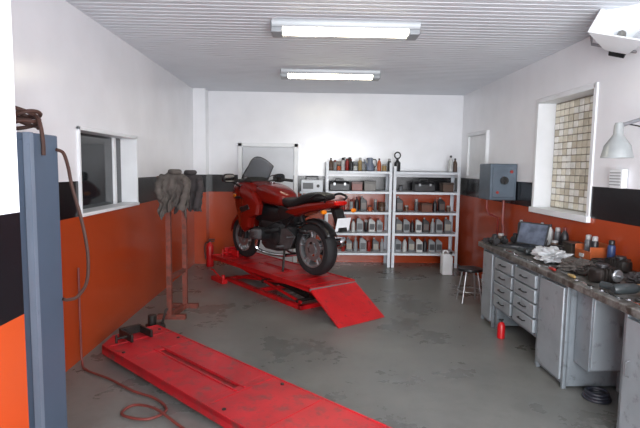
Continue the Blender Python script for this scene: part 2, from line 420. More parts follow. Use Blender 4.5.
    for v in b.bm.verts: v.co=Matrix.Translation((.06,-.22,.33))@Matrix.Rotation(R(14),4,'Y')@v.co
    b.obj('silencer',CHR,r)
    b=MB()
    for q in (-1,1): b.tube([(WB,q*.1,.30),(WB-.1,q*.1,.6),(WB-.27,q*.1,1.0)],[.032,.026,.022],10)
    b.box((WB-.13,0,.66),(.08,.24,.04)); b.box((WB-.25,0,.97),(.09,.26,.03)); b.obj('front_fork',BLKP,r)
    for q in (-1,1):
        b=MB(); b.box((WB-.12,q*.085,.33),(.06,.05,.1)); b.obj('brake_caliper',ALUD,r,bev=.006)
    def mud(cx,rad,w,a0,a1,zc=.31,dp=.05):
        def f(u,v):
            a=R(a0+(a1-a0)*u); t=(v-.5)*2; rr=rad-dp*t**4
            return (cx+rr*math.cos(a),t*w,zc+rr*math.sin(a))
        return f
    MB().grid(mud(WB,.335,.09,10,150,.292,.09),24,10).obj('front_mudguard',BRED,r,sol=.005)
    MB().grid(mud(0,.35,.09,60,150),16,6).obj('rear_mudguard',BLKP,r,sol=.005)
    b=MB()
    b.sell([(.96,0,.93,.17,.07),(1.12,0,.93,.23,.12),(1.28,0,.92,.25,.15),(1.4,0,.91,.235,.15),(1.5,0,.89,.19,.13),(1.58,0,.87,.13,.09),(1.62,0,.86,.07,.05)],24,3)
    b.obj('fairing',BRED,r)
    for q in (1,-1):
        out=[(1.54,.90),(1.4,1.02),(1.18,1.01),(.94,.92),(.80,.77),(.84,.64),(.98,.59),(1.02,.46),(1.14,.4),(1.26,.46),(1.34,.60),(1.46,.72)]
        cx,cz=1.16,.76
        b=MB()
        rings=[]
        for k,(yy,f) in enumerate([(.17,.97),(.225,1.0),(.26,.93),(.28,.74),(.287,.4)]):
            rings.append([(cx+(p[0]-cx)*f,q*(yy-(max(0,p[0]-1.2)*.3)),cz+(p[1]-cz)*f) for p in out])
        b.loft(rings); b.obj('side_fairing',BRED,r,ang=22)
        b=MB(); b.prism([(.95,.71),(1.14,.65),(1.18,.72),(.98,.77)],'Y',q*.265,q*.291)
        b.obj('fairing_vent',BLKP,r,bev=.008)
        b=MB(); b.prism([(1.06,.84),(1.28,.82),(1.32,.85),(1.08,.875)],'Y',q*.245,q*.279); b.obj('fairing_slot',BLKP,r,bev=.006)
        b=MB(); b.sell([(1.44,q*.2,.86,.012,.012),(1.4,q*.225,.86,.02,.03),(1.34,q*.24,.86,.012,.02)],10,3); b.obj('indicator',LENSO,r)
        b=MB(); b.prism([(.22,.74),(.5,.78),(.56,.7),(.5,.6),(.36,.62),(.24,.68)],'Y',q*.11,q*.145); b.obj('side_cover',BLKP,r,bev=.01)
    b=MB(); b.sell([(1.52,0,.87,.15,.08),(1.625,0,.865,.11,.06),(1.635,0,.865,.05,.03)],18,4); b.obj('headlight',CHR,r)
    b=MB(); b.sell([(.46,0,.83,.10,.05),(.52,0,.85,.15,.10),(.66,0,.885,.18,.125),(.85,0,.905,.195,.14),(1.02,0,.91,.17,.125),(1.12,0,.91,.12,.08)],22,3.2); b.obj('fuel_tank',BRED,r,sub=1)
    b=MB(); b.lathe([(.04,0),(.042,.01),(.03,.018)],16,(.86,0,1.04)); b.obj('fuel_cap',CHR,r)
    b=MB(); b.sell([(-.24,0,.915,.08,.02),(-.18,0,.915,.125,.045),(-.02,0,.915,.15,.058),(.12,0,.885,.155,.058),(.2,0,.835,.165,.058),(.36,0,.81,.165,.058),(.48,0,.82,.13,.055),(.56,0,.86,.09,.045)],20,3); b.obj('seat',SEAT,r,sub=1)
    b=MB(); b.sell([(-.40,0,.86,.08,.03),(-.36,0,.855,.11,.045),(-.2,0,.82,.14,.05),(0,0,.79,.15,.06),(.2,0,.74,.15,.07),(.4,0,.71,.145,.07),(.52,0,.70,.1,.05)],22,4); b.obj('tail_fairing',BRED,r)
    b=MB(); b.sell([(-.425,0,.862,.055,.018),(-.41,0,.86,.085,.026),(-.38,0,.86,.09,.03)],16,4); b.obj('tail_light',LENSR,r)
    b=MB()
    for q in (-1,1): b.tube(crom([(-.28,q*.13,.87),(-.34,q*.15,.92),(-.2,q*.155,.95),(-.05,q*.15,.89)],4),.013)
    b.obj('grab_rail',BLKP,r)
    for q in (1,-1):
        b=MB(); b.cyl((-.36,q*.1,.77),(-.36,q*.2,.77),.01); b.obj('indicator_stalk',BLKP,r)
        b=MB(); b.sell([(-.40,q*.22,.77,.02,.015),(-.38,q*.22,.77,.035,.025),(-.34,q*.22,.77,.02,.015)],10,3); b.obj('indicator',LENSO,r)
    b=MB(); b.prism([(-.30,.80),(-.38,.79),(-.45,.55),(-.42,.55)],'Y',-.06,.06); b.obj('plate_holder',BLKP,r)
    b=MB(); b.box((-.442,0,.63),(.006,.2,.15),(0,R(-15),0)); b.obj('licence_plate',WHITE,r,bev=.002)
    def ws(u,v):
        t=(v-.5)*2; wdt=.215-.02*u*u
        return (1.42-.24*u-.11*t*t*(1-.3*u),t*wdt,1.0+.37*u-.09*t*t*u*u-.03*t*t)
    MB().grid(ws,10,12).obj('windscreen',SCRN,r,sol=.004)
    b=MB()
    b.tube([Vector(ws(1,i/12)) for i in range(13)],.006,6)
    for vv in (0,1): b.tube([Vector(ws(i/10,vv)) for i in range(11)],.006,6)
    b.obj('windscreen_edge',BLKP,r)
    b=MB(); b.sell([(1.12,0,1.01,.16,.03),(1.2,0,1.05,.17,.06),(1.32,0,1.06,.16,.04)],16,3); b.obj('instrument_panel',BLKP,r)
    b=MB()
    for q in (-1,1): b.tube(crom([(1.15,0,1.03),(1.12,q*.14,1.05),(1.06,q*.25,1.08),(.98,q*.4,1.06)],4),.013)
    b.obj('handlebar',BLKP,r)
    for q in (1,-1):
        MB().cyl((1.04,q*.28,1.078),(.97,q*.42,1.06),.02).obj('grip',BLK,r)
        b=MB(); b.tube([(1.08,q*.24,1.09),(1.08,q*.42,1.07)],.006,6); b.box((1.06,q*.25,1.08),(.05,.05,.05)); b.tube(crom([(1.08,q*.26,1.09),(1.18,q*.24,1.13),(1.24,q*.1,1.03)],5),.006,6); b.obj('control_lever',DKM,r)
        b=MB(); b.tube([(1.26,q*.23,.98),(1.25,q*.36,1.06)],.014,8)
        b.sell([(1.31,q*.4,1.09,.03,.03),(1.28,q*.4,1.09,.085,.055),(1.235,q*.4,1.09,.09,.06),(1.23,q*.4,1.09,.085,.055)],16,3); b.obj('mirror_housing',BLKP,r)
        b=MB(); b.sell([(1.226,q*.4,1.09,.075,.046),(1.23,q*.4,1.09,.075,.046)],16,3); b.obj('mirror_glass',CHR,r)
    b=MB()
    for q in (-1,1): b.tube([(.46,q*.1,.26),(.4,q*.17,.02),(.36,q*.2,.012)],.014)
    b.cyl((.46,-.1,.26),(.46,.1,.26),.018); b.obj('centre_stand',DKM,r)
    return r
motorcycle((.10,5.90,.325),math.atan2(.765,-.645),1.06)

# ---------------------------------------------------------------- shelving
SHZ=[.25,.58,.93,1.27,1.6]
def shelving(x0,x1,top,lab):
    y0,y1=7.98,8.36
    u=thing('shelving_unit',lab,'shelf',((x0+x1)/2,(y0+y1)/2,0))
    hx=(x1-x0)/2; hy=(y1-y0)/2
    for sx in (-1,1):
        for sy in (-1,1):
            b=MB(); a,c=sx*hx,sy*hy
            b.bb((a,c,0),(a-sx*.05,c-sy*.004,top)); b.bb((a,c,0),(a-sx*.004,c-sy*.04,top))
            b.obj('upright',WHITE2,u)
    for z in SHZ:
        b=MB()
        b.bb((-hx+.005,-hy+.005,z-.008),(hx-.005,hy-.005,z))
        b.bb((-hx+.005,-hy+.005,z-.045),(hx-.005,-hy+.008,z)); b.bb((-hx+.005,hy-.008,z-.04),(hx-.005,hy-.005,z))
        b.obj('shelf',WHITE2,u)
    return u
shelving(.28,1.375,1.74,'white metal shelving rack loaded with boxes and canisters')
shelving(1.39,2.5,1.68,'white metal shelving rack with rows of oil canisters')

LIB={}
def colm(c): return pm('plastic_%d_%d_%d'%c,c,.4,0,.15,14)
def proto(kind,c):
    k=(kind,c)
    if k in LIB: return LIB[k]
    capc=random.choice([(30,30,32),(110,34,32),(160,160,160),(40,40,44)])
    parts=[]
    def root(b,name,**kw): return b.obj(name,colm(c),**kw)
    if kind=='oil_canister':
        b=MB(); b.prism([(-.055,0),(.055,0),(.055,.17),(.02,.2),(-.01,.225),(-.045,.225),(-.055,.2)],'Y',-.035,.035)
        o=root(b,kind,bev=.008)
        parts.append(MB().cyl((-.03,0,.225),(-.03,0,.25),.015,n=12).obj('cap',colm(capc),o))
        lc=(96,84,80) if max(c)<75 else (64,66,70) if max(c)>120 else (160,156,146)
        parts.append(MB().bb((-.042,-.037,.04),(.042,-.035,.14)).obj('paper_label',colm(lc),o))
    elif kind=='spray_can':
        o=root(MB().lathe([(.028,0),(.031,.004),(.031,.15),(.026,.165),(.014,.172)],16),kind)
        parts.append(MB().lathe([(.022,.165),(.024,.17),(.024,.2),(.018,.208)],14).obj('cap',colm(capc),o))
    elif kind=='bottle':
        o=root(MB().lathe([(.03,0),(.036,.006),(.036,.13),(.03,.16),(.014,.185),(.013,.2)],16),kind)
        parts.append(MB().lathe([(.016,.195),(.016,.222),(.012,.225)],12).obj('cap',colm(capc),o))
    elif kind=='storage_box':
        o=root(MB().bb((-.09,-.11,0),(.09,.11,.14)),kind,bev=.004)
        parts.append(MB().bb((-.095,-.115,.12),(.095,.115,.155)).obj('lid',colm(tuple(int(v*.7) for v in c)),o,bev=.004))
    elif kind=='toolbox':
        b=MB().prism([(-.1,0),(.1,0),(.1,.11),(.06,.15),(-.06,.15),(-.1,.11)],'X',-.16,.16)
        o=root(b,kind,bev=.006)
        parts.append(MB().tube([(-.07,0,.15),(-.06,0,.185),(.06,0,.185),(.07,0,.15)],.009).obj('handle',BLKP,o))
        parts.append(MB().bb((-.1,-.108,.085),(-.07,-.1,.125)).obj('latch',STEEL,o))
        parts.append(MB().bb((.07,-.108,.085),(.1,-.1,.125)).obj('latch',STEEL,o))
    elif kind=='paint_tin':
        o=root(MB().lathe([(.06,0),(.062,.003),(.06,.008),(.06,.14),(.063,.145),(.06,.15),(.054,.147)],20),kind)
        parts.append(MB().tube([(.062*math.cos(a),-.06*abs(math.sin(a))*1.05,.1-.04*abs(math.sin(a))) for a in [math.pi*i/10 for i in range(11)]],.002,5).obj('handle',STEEL,o))
    elif kind=='kettle':
        o=root(MB().lathe([(.06,0),(.07,.01),(.065,.1),(.045,.15),(.05,.22),(.03,.23),(.01,.23)],20),kind)
        parts.append(MB().tube(crom([(.05,0,.2),(.1,0,.19),(.11,0,.1),(.068,0,.05)],4),.009).obj('handle',BLKP,o))
        parts.append(MB().tube([(-.06,0,.1),(-.11,0,.2)],[.016,.008]).obj('spout',colm(c),o))
    elif kind=='oil_gun':
        o=root(MB().lathe([(.04,0),(.045,.01),(.045,.12),(.02,.15),(.018,.17)],16),kind)
        parts.append(MB().torus(.045,.01,(0,0,.225),'Y',20,8).obj('handle',BLKP,o))
    elif kind=='jar':
        o=root(MB().lathe([(.03,0),(.035,.005),(.035,.07),(.028,.08)],16),kind)
        parts.append(MB().lathe([(.031,.075),(.031,.095),(.029,.098)],16).obj('lid',colm(capc),o))
    LIB[k]=(o,parts)
    return LIB[k]
W={'oil_canister':.125,'spray_can':.068,'bottle':.08,'storage_box':.2,'toolbox':.34,'paint_tin':.13,'kettle':.24,'oil_gun':.1,'jar':.078}
CATS={'oil_canister':'canister','spray_can':'spray can','bottle':'bottle','storage_box':'box','toolbox':'toolbox','paint_tin':'tin','kettle':'kettle','oil_gun':'oil can','jar':'jar'}
def cname(c):
    r,g,bb=c
    if max(c)<75: return 'black'
    if max(c)-min(c)<30: return 'silver grey' if max(c)<180 else 'white'
    if r>g*1.8 and r>bb*1.8: return 'red' if g<60 else 'orange'
    if bb>r*1.2: return 'blue'
    if g>r: return 'green'
    return 'yellow brown'
DESC={'oil_canister':'plastic oil canister with screw cap','spray_can':'spray can with plastic cap','bottle':'round plastic bottle with cap','storage_box':'lidded storage box','toolbox':'toolbox with carrying handle','paint_tin':'round tin with wire handle','kettle':'filling jug with spout and handle','oil_gun':'oil can with ring handle','jar':'small screw lid jar'}
OCC=[]
def put(kind,c,x,y,z,rz=0,where='on the white shelf',group=None,sc_=1):
    o,parts=proto(kind,c)
    n=o.copy(); COL.objects.link(n)
    n.location=(x,y,z); n.rotation_euler=(0,0,rz); n.scale=(sc_,)*3
    n['label']=cname(c)+' '+DESC[kind]+' '+where; n['category']=CATS[kind]
    if group: n['group']=group
    for p in parts:
        q=p.copy(); q.parent=n; COL.objects.link(q)
    if z>.8 and x>1.8 and y<5.4: OCC.append((x,y,W[kind]*.6))
    return n
RD=(140,32,26);OR=(176,80,34);BK=(32,32,36);SG=(138,142,146);WH=(188,190,190);BL=(40,60,104);YB_=(150,126,80);GR=(70,90,60);DB=(80,58,44);MG=(92,94,98)
def row(x0,x1,z,seq,group,gap=.006,y=8.1,var=.06):
    x=x0;i=0
    while True:
        k,c=seq[i%len(seq)]
        i+=1
        if k=='gap':
            x+=c
            if x>x1: break
            continue
        w=W[k]
        s=random.uniform(1-var*1.3,1+var)
        if x+w*s>x1: break
        put(k,c,x+w*s/2,y+random.uniform(-.02,.02),z+.001,random.uniform(-.07,.07),group=group,sc_=s)
        x+=w*s+gap+random.uniform(0,.014)
o_='oil_canister'
row(.33,.9,1.6,[('bottle',DB),('spray_can',SG),('jar',OR),('spray_can',WH),('spray_can',RD),('bottle',BK),('jar',WH),('spray_can',YB_),('spray_can',BK)],'bottles on the top shelf',var=.18,gap=-.004,y=8.06)
row(.9,1.37,1.6,[('kettle',(110,120,140)),('bottle',OR),('jar',YB_),('spray_can',BK),('spray_can',OR)],'bottles on the top shelf',var=.14,gap=0,y=8.06)
row(.35,1.33,1.6,[('storage_box',(120,100,80)),('bottle',SG),('spray_can',DB),('storage_box',(90,94,100)),('bottle',WH),('jar',BK)],'boxes along the rear of the top shelf',gap=.004,y=8.24)
put('oil_gun',BK,1.47,8.1,1.601,.2,sc_=1.15); put('bottle',WH,2.36,8.1,1.601,0,sc_=1.2); put('bottle',DB,2.44,8.12,1.601,0,sc_=1.0)
row(.34,1.31,1.27,[('toolbox',BK),('storage_box',(120,56,46)),('storage_box',(92,86,80)),('storage_box',BK)],'toolboxes on the upper shelf',gap=.01)
row(1.5,2.42,1.27,[('jar',MG),('gap',.14),('toolbox',BK),('gap',.08),('storage_box',DB)],'boxes on the upper shelf',gap=.02)
row(.42,1.32,.93,[('paint_tin',DB),('spray_can',RD),('gap',.05),('spray_can',SG),('bottle',BK),('oil_canister',BK),('jar',OR),('spray_can',MG)],'dark cans on the middle shelf',gap=.008)
row(1.46,2.44,.93,[('oil_canister',BK),('jar',DB),('gap',.07),('spray_can',MG),('storage_box',(100,60,44)),('bottle',BK)],'cans on the middle shelf',gap=.015)
row(.46,1.33,.58,[(o_,SG),(o_,MG),('bottle',WH),(o_,SG),('spray_can',BK),(o_,WH)],'silver oil canisters on the lower shelf',gap=-.003)
row(1.46,2.45,.58,[(o_,MG),(o_,SG),('bottle',BK),(o_,WH),(o_,BK),('bottle',SG),(o_,SG)],'oil canisters on the lower shelf',gap=-.003)
row(.56,1.33,.25,[('spray_can',RD),(o_,MG),('bottle',SG),(o_,SG)],'cans on the bottom shelf',gap=.006)
row(1.46,2.35,.25,[(o_,SG),('bottle',WH),(o_,MG),(o_,WH),('bottle',BK),(o_,SG)],'oil canisters on the bottom shelf',gap=0)

c=thing('battery_charger','grey metal charger unit on a small wall bracket','battery charger',(.06,8.2,1.24))
MB().bb((-.18,-.15,.0),(.18,.2,.2)).obj('case',WHITE2,c,bev=.01)
MB().tube([(-.1,-.02,.2),(-.1,-.02,.25),(.1,-.02,.25),(.1,-.02,.2)],.01).obj('handle',BLKP,c)
MB().bb((-.15,-.158,.05),(.02,-.15,.15)).obj('panel',pm('charger_panel',(90,94,98),.4),c)
MB().cyl((.1,-.15,.1),(.1,-.17,.1),.025).obj('knob',BLKP,c)
c=thing('wall_bracket','white steel bracket shelf carrying the charger','bracket',(.06,8.41,1.0))
MB().bb((-.2,-.38,.215),(.2,0,.239)).obj('shelf_plate',WHITE2,c)
for q in (-.1625,.1625): MB().prism([(0,0),(0,.215),(-.34,.215)],'X',q-.008,q+.008).obj('brace',WHITE2,c)
e=thing('fire_extinguisher','red fire extinguisher standing in the room corner','fire extinguisher',(-1.6,7.95,0))
MB().lathe([(.055,0),(.06,.01),(.06,.32),(.05,.36),(.02,.39),(.02,.41)],20).obj('cylinder_body',RED,e)
MB().bb((-.02,-.015,.41),(.07,.015,.425)).bb((-.02,-.015,.44),(.08,.015,.455)).cyl((0,0,.40),(0,0,.44),.014).obj('valve_lever',BLKP,e)
MB().tube(crom([(-.02,0,.41),(-.08,0,.37),(-.085,0,.25),(-.072,0,.12)],5),.01).obj('hose',BLKP,e)

j=thing('jerry_can','white plastic jerry can standing on the floor by the shelving','jerry can',(2.18,7.5,0))
MB().prism([(-.08,0),(.08,0),(.08,.28),(.04,.33),(-.06,.33),(-.08,.3)],'Y',-.08,.08).obj('can_body',WHITE,j,bev=.015)
MB().cyl((.045,0,.31),(.075,0,.36),.022).obj('cap',BLKP,j)
MB().tube(crom([(-.06,0,.33),(-.05,0,.37),(.0,0,.37),(.02,0,.34)],4),.012).obj('handle',WHITE,j)

def stool(x,y):
    s=thing('stool','low metal stool with round dark seat on thin legs','stool',(x,y,0))
    MB().lathe([(.1,.385),(.15,.39),(.155,.405),(.15,.42),(.1,.425)],24).obj('seat',BLKP,s)
    for k in range(4):
        a=math.pi/4+k*math.pi/2
        MB().tube([(.1*math.cos(a),.1*math.sin(a),.385),(.17*math.cos(a),.17*math.sin(a),0)],.011).obj('leg',STEEL,s)
    MB().torus(.145,.008,(0,0,.14),'Z',28,6).obj('foot_ring',STEEL,s)
stool(2.03,5.95)

# ---------------------------------------------------------------- workbench
XF=1.93
w=MB()
w.bb((1.89,2.1,.80),(2.62,5.32,.85))
w.obj('worktop',TOPM,bev=.006,label='long worn steel topped workbench slab along the wall',category='worktop')
def drawer_cab():
    c=thing('drawer_cabinet','grey steel drawer cabinet with two columns of drawers under worktop','drawer cabinet',(XF,4.42,0))
    b=MB(); b.bb((.02,-.47,.24),(.68,.47,.795)); b.bb((.0,-.47,.24),(.02,-.45,.795)).bb((0,.45,.24),(.02,.47,.795)).bb((0,-.012,.24),(.02,.012,.795)).bb((0,-.45,.24),(.02,.45,.26)).bb((0,-.45,.775),(.02,.45,.795))
    b.obj('body',BENCH,c)
    for yy in (-.45,.45):
        for xx in (.02,.64): MB().bb((xx,yy-.02,0),(xx+.04,yy+.02,.24)).obj('leg',BENCH,c)
    for q in (-1,1):
        for k in range(4):
            z0=.268+k*.127
            d=MB().bb((-.02,q*.235-.205,z0),(.018,q*.235+.205,z0+.112)).obj('drawer',BENCHL,c,bev=.004)
            MB().tube([(-.018,q*.235-.06,z0+.06),(-.042,q*.235-.05,z0+.06),(-.042,q*.235+.05,z0+.06),(-.018,q*.235+.06,z0+.06)],.006,6).obj('handle',BLKP,d)
drawer_cab()
def cupboard(y0,y1,lab,x=XF,hinge=1):
    c=thing('cupboard',lab,'cabinet',(x,(y0+y1)/2,0)); h=(y1-y0)/2; dd=2.62-x
    b=MB(); b.bb((.02,-h,.02),(dd,h,.795)); b.bb((0,-h,0),(.03,-h+.03,.795)); b.bb((0,h-.03,0),(.03,h,.795)); b.bb((dd-.04,-h,0),(dd,h,.02)); b.obj('body',BENCH,c,bev=.003)
    d=MB().bb((-.012,-h+.035,.06),(.018,h-.035,.77)).obj('door',BENCHL,c,bev=.005)
    MB().tube([(-.012,hinge*(h-.09),.42),(-.035,hinge*(h-.09),.43),(-.035,hinge*(h-.09),.51),(-.012,hinge*(h-.09),.52)],.006,6).obj('handle',STEEL,d)
    return c
cupboard(4.92,5.25,'narrow grey steel cupboard at the end of the workbench')
cupboard(3.5,3.94,'grey steel cupboard with worn side panel under the worktop')
cupboard(2.15,2.85,'wide grey steel cupboard with single door under the worktop')
c=thing('hanging_cupboard','plain grey steel cupboard hung beneath the worktop','cabinet',(2.12,3.39,.22))
MB().bb((-.12,-.09,0),(.12,.1,.575)).obj('body',BENCH,c,bev=.004)
d=MB().bb((-.11,-.105,.015),(.11,-.09,.56)).obj('door',BENCHL,c,bev=.004); MB().bb((.07,-.12,.26),(.085,-.105,.34)).obj('handle',STEEL,d)
c=thing('panel_door','grey metal panel leaning against the cupboard side','metal panel',(2.43,3.44,0))
MB().bb((-.11,-.02,.0),(.13,.03,.72)).obj('panel_sheet',BENCHL,c,bev=.01)
MB().bb((-.11,-.03,.02),(-.09,-.02,.72)).bb((.11,-.03,.02),(.13,-.02,.72)).bb((-.09,-.03,.35),(.11,-.02,.37)).obj('panel_rib',BENCH,c)
b=MB()
for k in range(3): b.torus(.085-.008*k,.012,(0,0,.014+.02*k),'Z',28,8)
b.obj('hose_coil',pm('dark_hose',(36,38,48),.5),loc=(2.1,3.34,0),label='dark coiled air hose lying on the floor',category='hose')
c=thing('small_extinguisher','small red extinguisher bottle on the floor by the drawers','fire extinguisher',(1.9,4.6,0))
MB().lathe([(.03,0),(.036,.006),(.036,.13),(.025,.155),(.011,.165)],18).obj('bottle_body',RED,c)
MB().cyl((0,0,.165),(0,0,.19),.01).bb((-.025,-.008,.18),(.018,.008,.193)).obj('valve',BLKP,c)

ZT=.851
def laptop(x,y,rz,s):
    l=thing('laptop','open dark laptop with visible keyboard on the workbench','laptop',(x,y,ZT),rz,s)
    MB().bb((-.17,-.13,0),(.17,.12,.022)).obj('base',colm((58,60,64)),l,bev=.005)
    b=MB()
    for i in range(12):
        for k in range(4): b.bb((-.15+.0252*i,-.03+.031*k,.0215),(-.128+.0252*i,-.004+.031*k,.0255))
    b.obj('keyboard',BLKP,l)
    MB().bb((-.045,-.115,.022),(.045,-.05,.0235)).obj('touchpad',SIL,l)
    lid=MB().bb((-.17,-.006,0),(.17,.006,.24)).obj('screen_lid',colm((44,46,50)),l,loc=(0,.125,.02),rot=(R(-16),0,0),bev=.004)
    MB().bb((-.155,-.0075,.018),(.155,-.006,.225)).obj('display',SCREEN,lid)
    OCC.append((x,y,.23))
laptop(2.18,4.86,R(-60),1.0)
def vise(x,y,rz):
    v=thing('bench_vise','heavy dark steel bench vise bolted to the worktop','vise',(x,y,ZT),rz)
    MB().lathe([(.09,0),(.09,.02),(.05,.03),(.05,.06)],20).box((0,0,.09),(.2,.08,.07)).box((.06,0,.15),(.05,.14,.06)).obj('vise_body',DKM,v,bev=.006)
    MB().box((-.09,0,.15),(.05,.14,.06)).box((-.11,0,.09),(.08,.06,.05)).obj('jaw',DKM,v,bev=.006)
    MB().cyl((-.24,0,.09),(-.1,0,.09),.013).cyl((-.22,0,.0+.01),(-.22,0,.18),.007).obj('screw_handle',STEEL,v)
    OCC.append((x,y,.25))
vise(2.2,2.62,R(10))
c=thing('storage_bin','open orange plastic storage bin on the workbench','storage bin',(2.53,4.25,ZT))
b=MB(); b.bb((-.08,-.12,0),(.08,.12,.01)); b.bb((-.08,-.12,0),(-.072,.12,.09)); b.bb((.072,-.12,0),(.08,.12,.16)); b.bb((-.08,-.12,0),(.08,-.112,.13)); b.bb((-.08,.112,0),(.08,.12,.13)); b.obj('bin_shell',colm((168,84,44)),c,bev=.004)
MB().bb((-.09,-.03,.03),(-.08,.03,.06)).obj('label_holder',colm(WH),c)
OCC.append((2.53,4.25,.15))
for i in range(2):
    put('spray_can',[BK,MG][i],2.53,4.2+.1*i,ZT+.011,where='inside the orange bin',group='cans in the orange bin')
b=MB(); b.blob((0,0,.045),(.19,.12,.055),.7,2.8,1,4); b.blob((.08,.06,.042),(.1,.08,.05),.7,3,4,4)
b.obj('cloth',BAG,loc=(2.14,4.18,ZT+.003),rz=1.2,ang=20,label='crumpled pale cloth lying on the workbench',category='cloth')
OCC.append((2.14,4.18,.21))
def rag(x,y,rz,s,m,seed,lab):
    b=MB(); b.blob((0,0,.036),(.12,.09,.045),.8,3,seed,4)
    o=b.obj('rag',m,loc=(x,y,ZT+.003),rz=rz,label=lab,category='rag'); o.scale=(s,)*3; OCC.append((x,y,.13*s))
rag(2.14,3.76,0,1,CLOTH,8,'oily brown rag crumpled on the workbench')
rag(1.98,5.2,0,.62,CLOTH2,12,'dark oily rag crumpled at the workbench end')
rag(2.36,3.36,.7,.75,CLOTH2,21,'dark rag bunched beside engine parts on the workbench')
rag(2.24,2.87,.2,.6,CLOTH,31,'grey brown rag bunched on the workbench')
def gearbox(x,y,rz,s):
    g=thing('engine_casing','dirty cast metal engine casing with flanged cylinder','engine part',(x,y,ZT),rz,s)
    b=MB(); b.sell([(-.14,0,.07,.05,.06),(-.11,0,.075,.09,.07),(.03,0,.08,.1,.078),(.12,0,.07,.07,.065),(.14,0,.07,.04,.04)],16,3.5)
    for k in range(5): b.box((-.08+.04*k,0,.08),(.008,.21,.14))
    b.obj('casing',DKM,g)
    b=MB(); b.lathe([(.055,.12),(.055,.14),(.045,.145),(.045,.16),(.06,.165),(.06,.18),(.03,.182)],18,(-.03,0,0))
    for k in range(6): b.cyl((-.03+.07*math.cos(k*1.047),.07*math.sin(k*1.047),.13),(-.03+.07*math.cos(k*1.047),.07*math.sin(k*1.047),.152),.008,n=6)
    b.obj('cylinder_flange',ALUD,g)
    b=MB(); b.lathe([(.05,-.12),(.06,-.11),(.06,-.095)],18,(.05,0,.08),'Y'); b.cyl((.05,-.12,.08),(.05,-.16,.08),.014); b.obj('output_shaft',STEEL,g)
    OCC.append((x,y,.19*s))
gearbox(2.12,3.38,.2,.74); gearbox(2.45,3.75,2.0,.7); gearbox(2.45,3.02,1.2,.8)
def drill(x,y,rz):
    d=thing('power_drill','dark power drill lying on the workbench','power drill',(x,y,ZT+.035),rz)
    MB().lathe([(.02,-.12),(.034,-.1),(.034,.04),(.025,.07),(.02,.075)],14,axis='X').tube([(-.06,0,0),(-.09,.13,0)],[.022,.024],8).obj('housing',colm((44,50,52)),d)
    MB().lathe([(.018,.075),(.02,.08),(.016,.12),(.006,.13)],12,axis='X').cyl((.13,0,0),(.2,0,0),.004).obj('chuck',STEEL,d)
    OCC.append((x,y+.03,.19))
drill(2.14,4.47,.2); drill(2.08,3.05,.2)
def wrench(x,y,rz,L=.2):
    b=MB(); b.bb((-L/2,-.008,0),(L/2,.008,.006))
    b.torus(.013,.005,(L/2+.012,0,.004),'Z',16,6)
    b.prism([(-L/2,-.012),(-L/2-.03,-.02),(-L/2-.03,-.008),(-L/2-.012,-.006),(-L/2-.012,.006),(-L/2-.03,.008),(-L/2-.03,.02),(-L/2,.012)],'Z',0,.007)
    b.obj('wrench',CHR,loc=(x,y,ZT),rz=rz,label='chrome combination wrench lying on the worktop',category='wrench',group='wrenches on the workbench')
    OCC.append((x,y,.04)); OCC.append((x,y-.08,.03)); OCC.append((x,y+.08,.03))
for x,y,L in [(1.93,4.3,.17),(1.95,4.62,.16),(1.94,3.32,.16),(1.94,3.02,.15),(1.97,2.8,.14),(1.93,4.03,.14)]: wrench(x,y,1.57+random.uniform(-.08,.08),L)
def screwdriver(x,y,c):
    t=thing('screwdriver','screwdriver with coloured handle on the worktop','screwdriver',(x,y,ZT+.014),1.57,group='screwdrivers on the workbench')
    MB().lathe([(.008,0),(.013,.01),(.012,.08),(.007,.095)],10,axis='X').obj('handle',colm(c),t)
    MB().cyl((.095,0,0),(.2,0,0),.003,n=8).obj('blade',STEEL,t)
    for k in range(4): OCC.append((x,y+.03+.05*k,.02))
screwdriver(1.94,3.72,RD); screwdriver(1.96,3.47,YB_)
def pliers(x,y,rz,c):
    t=thing('pliers','pliers with dipped handles lying on the worktop','pliers',(x,y,ZT+.008),rz,group='pliers on the workbench')
    for q in (-1,1):
        MB().tube(crom([(-.02,0,0),(-.06,q*.02,0),(-.14,q*.022,0)],4),.006,6).obj('grip',colm(c),t)
    MB().prism([(-.02,-.012),(.02,-.012),(.06,-.003),(.06,.003),(.02,.012),(-.02,.012)],'Z',-.006,.006).obj('jaws',STEEL,t)
    OCC.append((x,y-.05,.1))
pliers(2.3,3.62,1.3,BL)
b=MB(); b.torus(.04,.016,(0,0,.018),'Z',24,8,1.1); b.obj('tape_roll',BLKP,loc=(2.3,3.87,ZT),label='roll of black tape on the workbench',category='tape roll'); OCC.append((2.3,3.87,.06))
h=thing('hammer','hammer with wooden handle on the workbench','hammer',(2.27,3.2,ZT+.02),.1)
MB().cyl((-.1,0,0),(.08,0,0),.011).obj('handle',CARD,h); MB().box((.085,0,0),(.028,.08,.028)).obj('hammer_head',DKM,h,bev=.004); OCC.append((2.27,3.2,.12))
b=MB()
for k in range(4): b.torus(.06+.006*(k%2),.007,(.006*k,0,.01+.013*k),'Z',28,6)
b.obj('cable_bundle',BLKP,loc=(2.44,3.98,ZT),label='coiled black cable on the workbench',category='cable'); OCC.append((2.44,3.98,.08))
b=MB()
for k in range(5): b.torus(.07+.008*(k%2),.008,(.007*(k%3),0,.012+.014*k),'Z',28,6)
b.obj('cable_bundle',BLKP,loc=(2.36,4.56,ZT),label='thick coiled black cable on the workbench',category='cable'); OCC.append((2.36,4.56,.1))
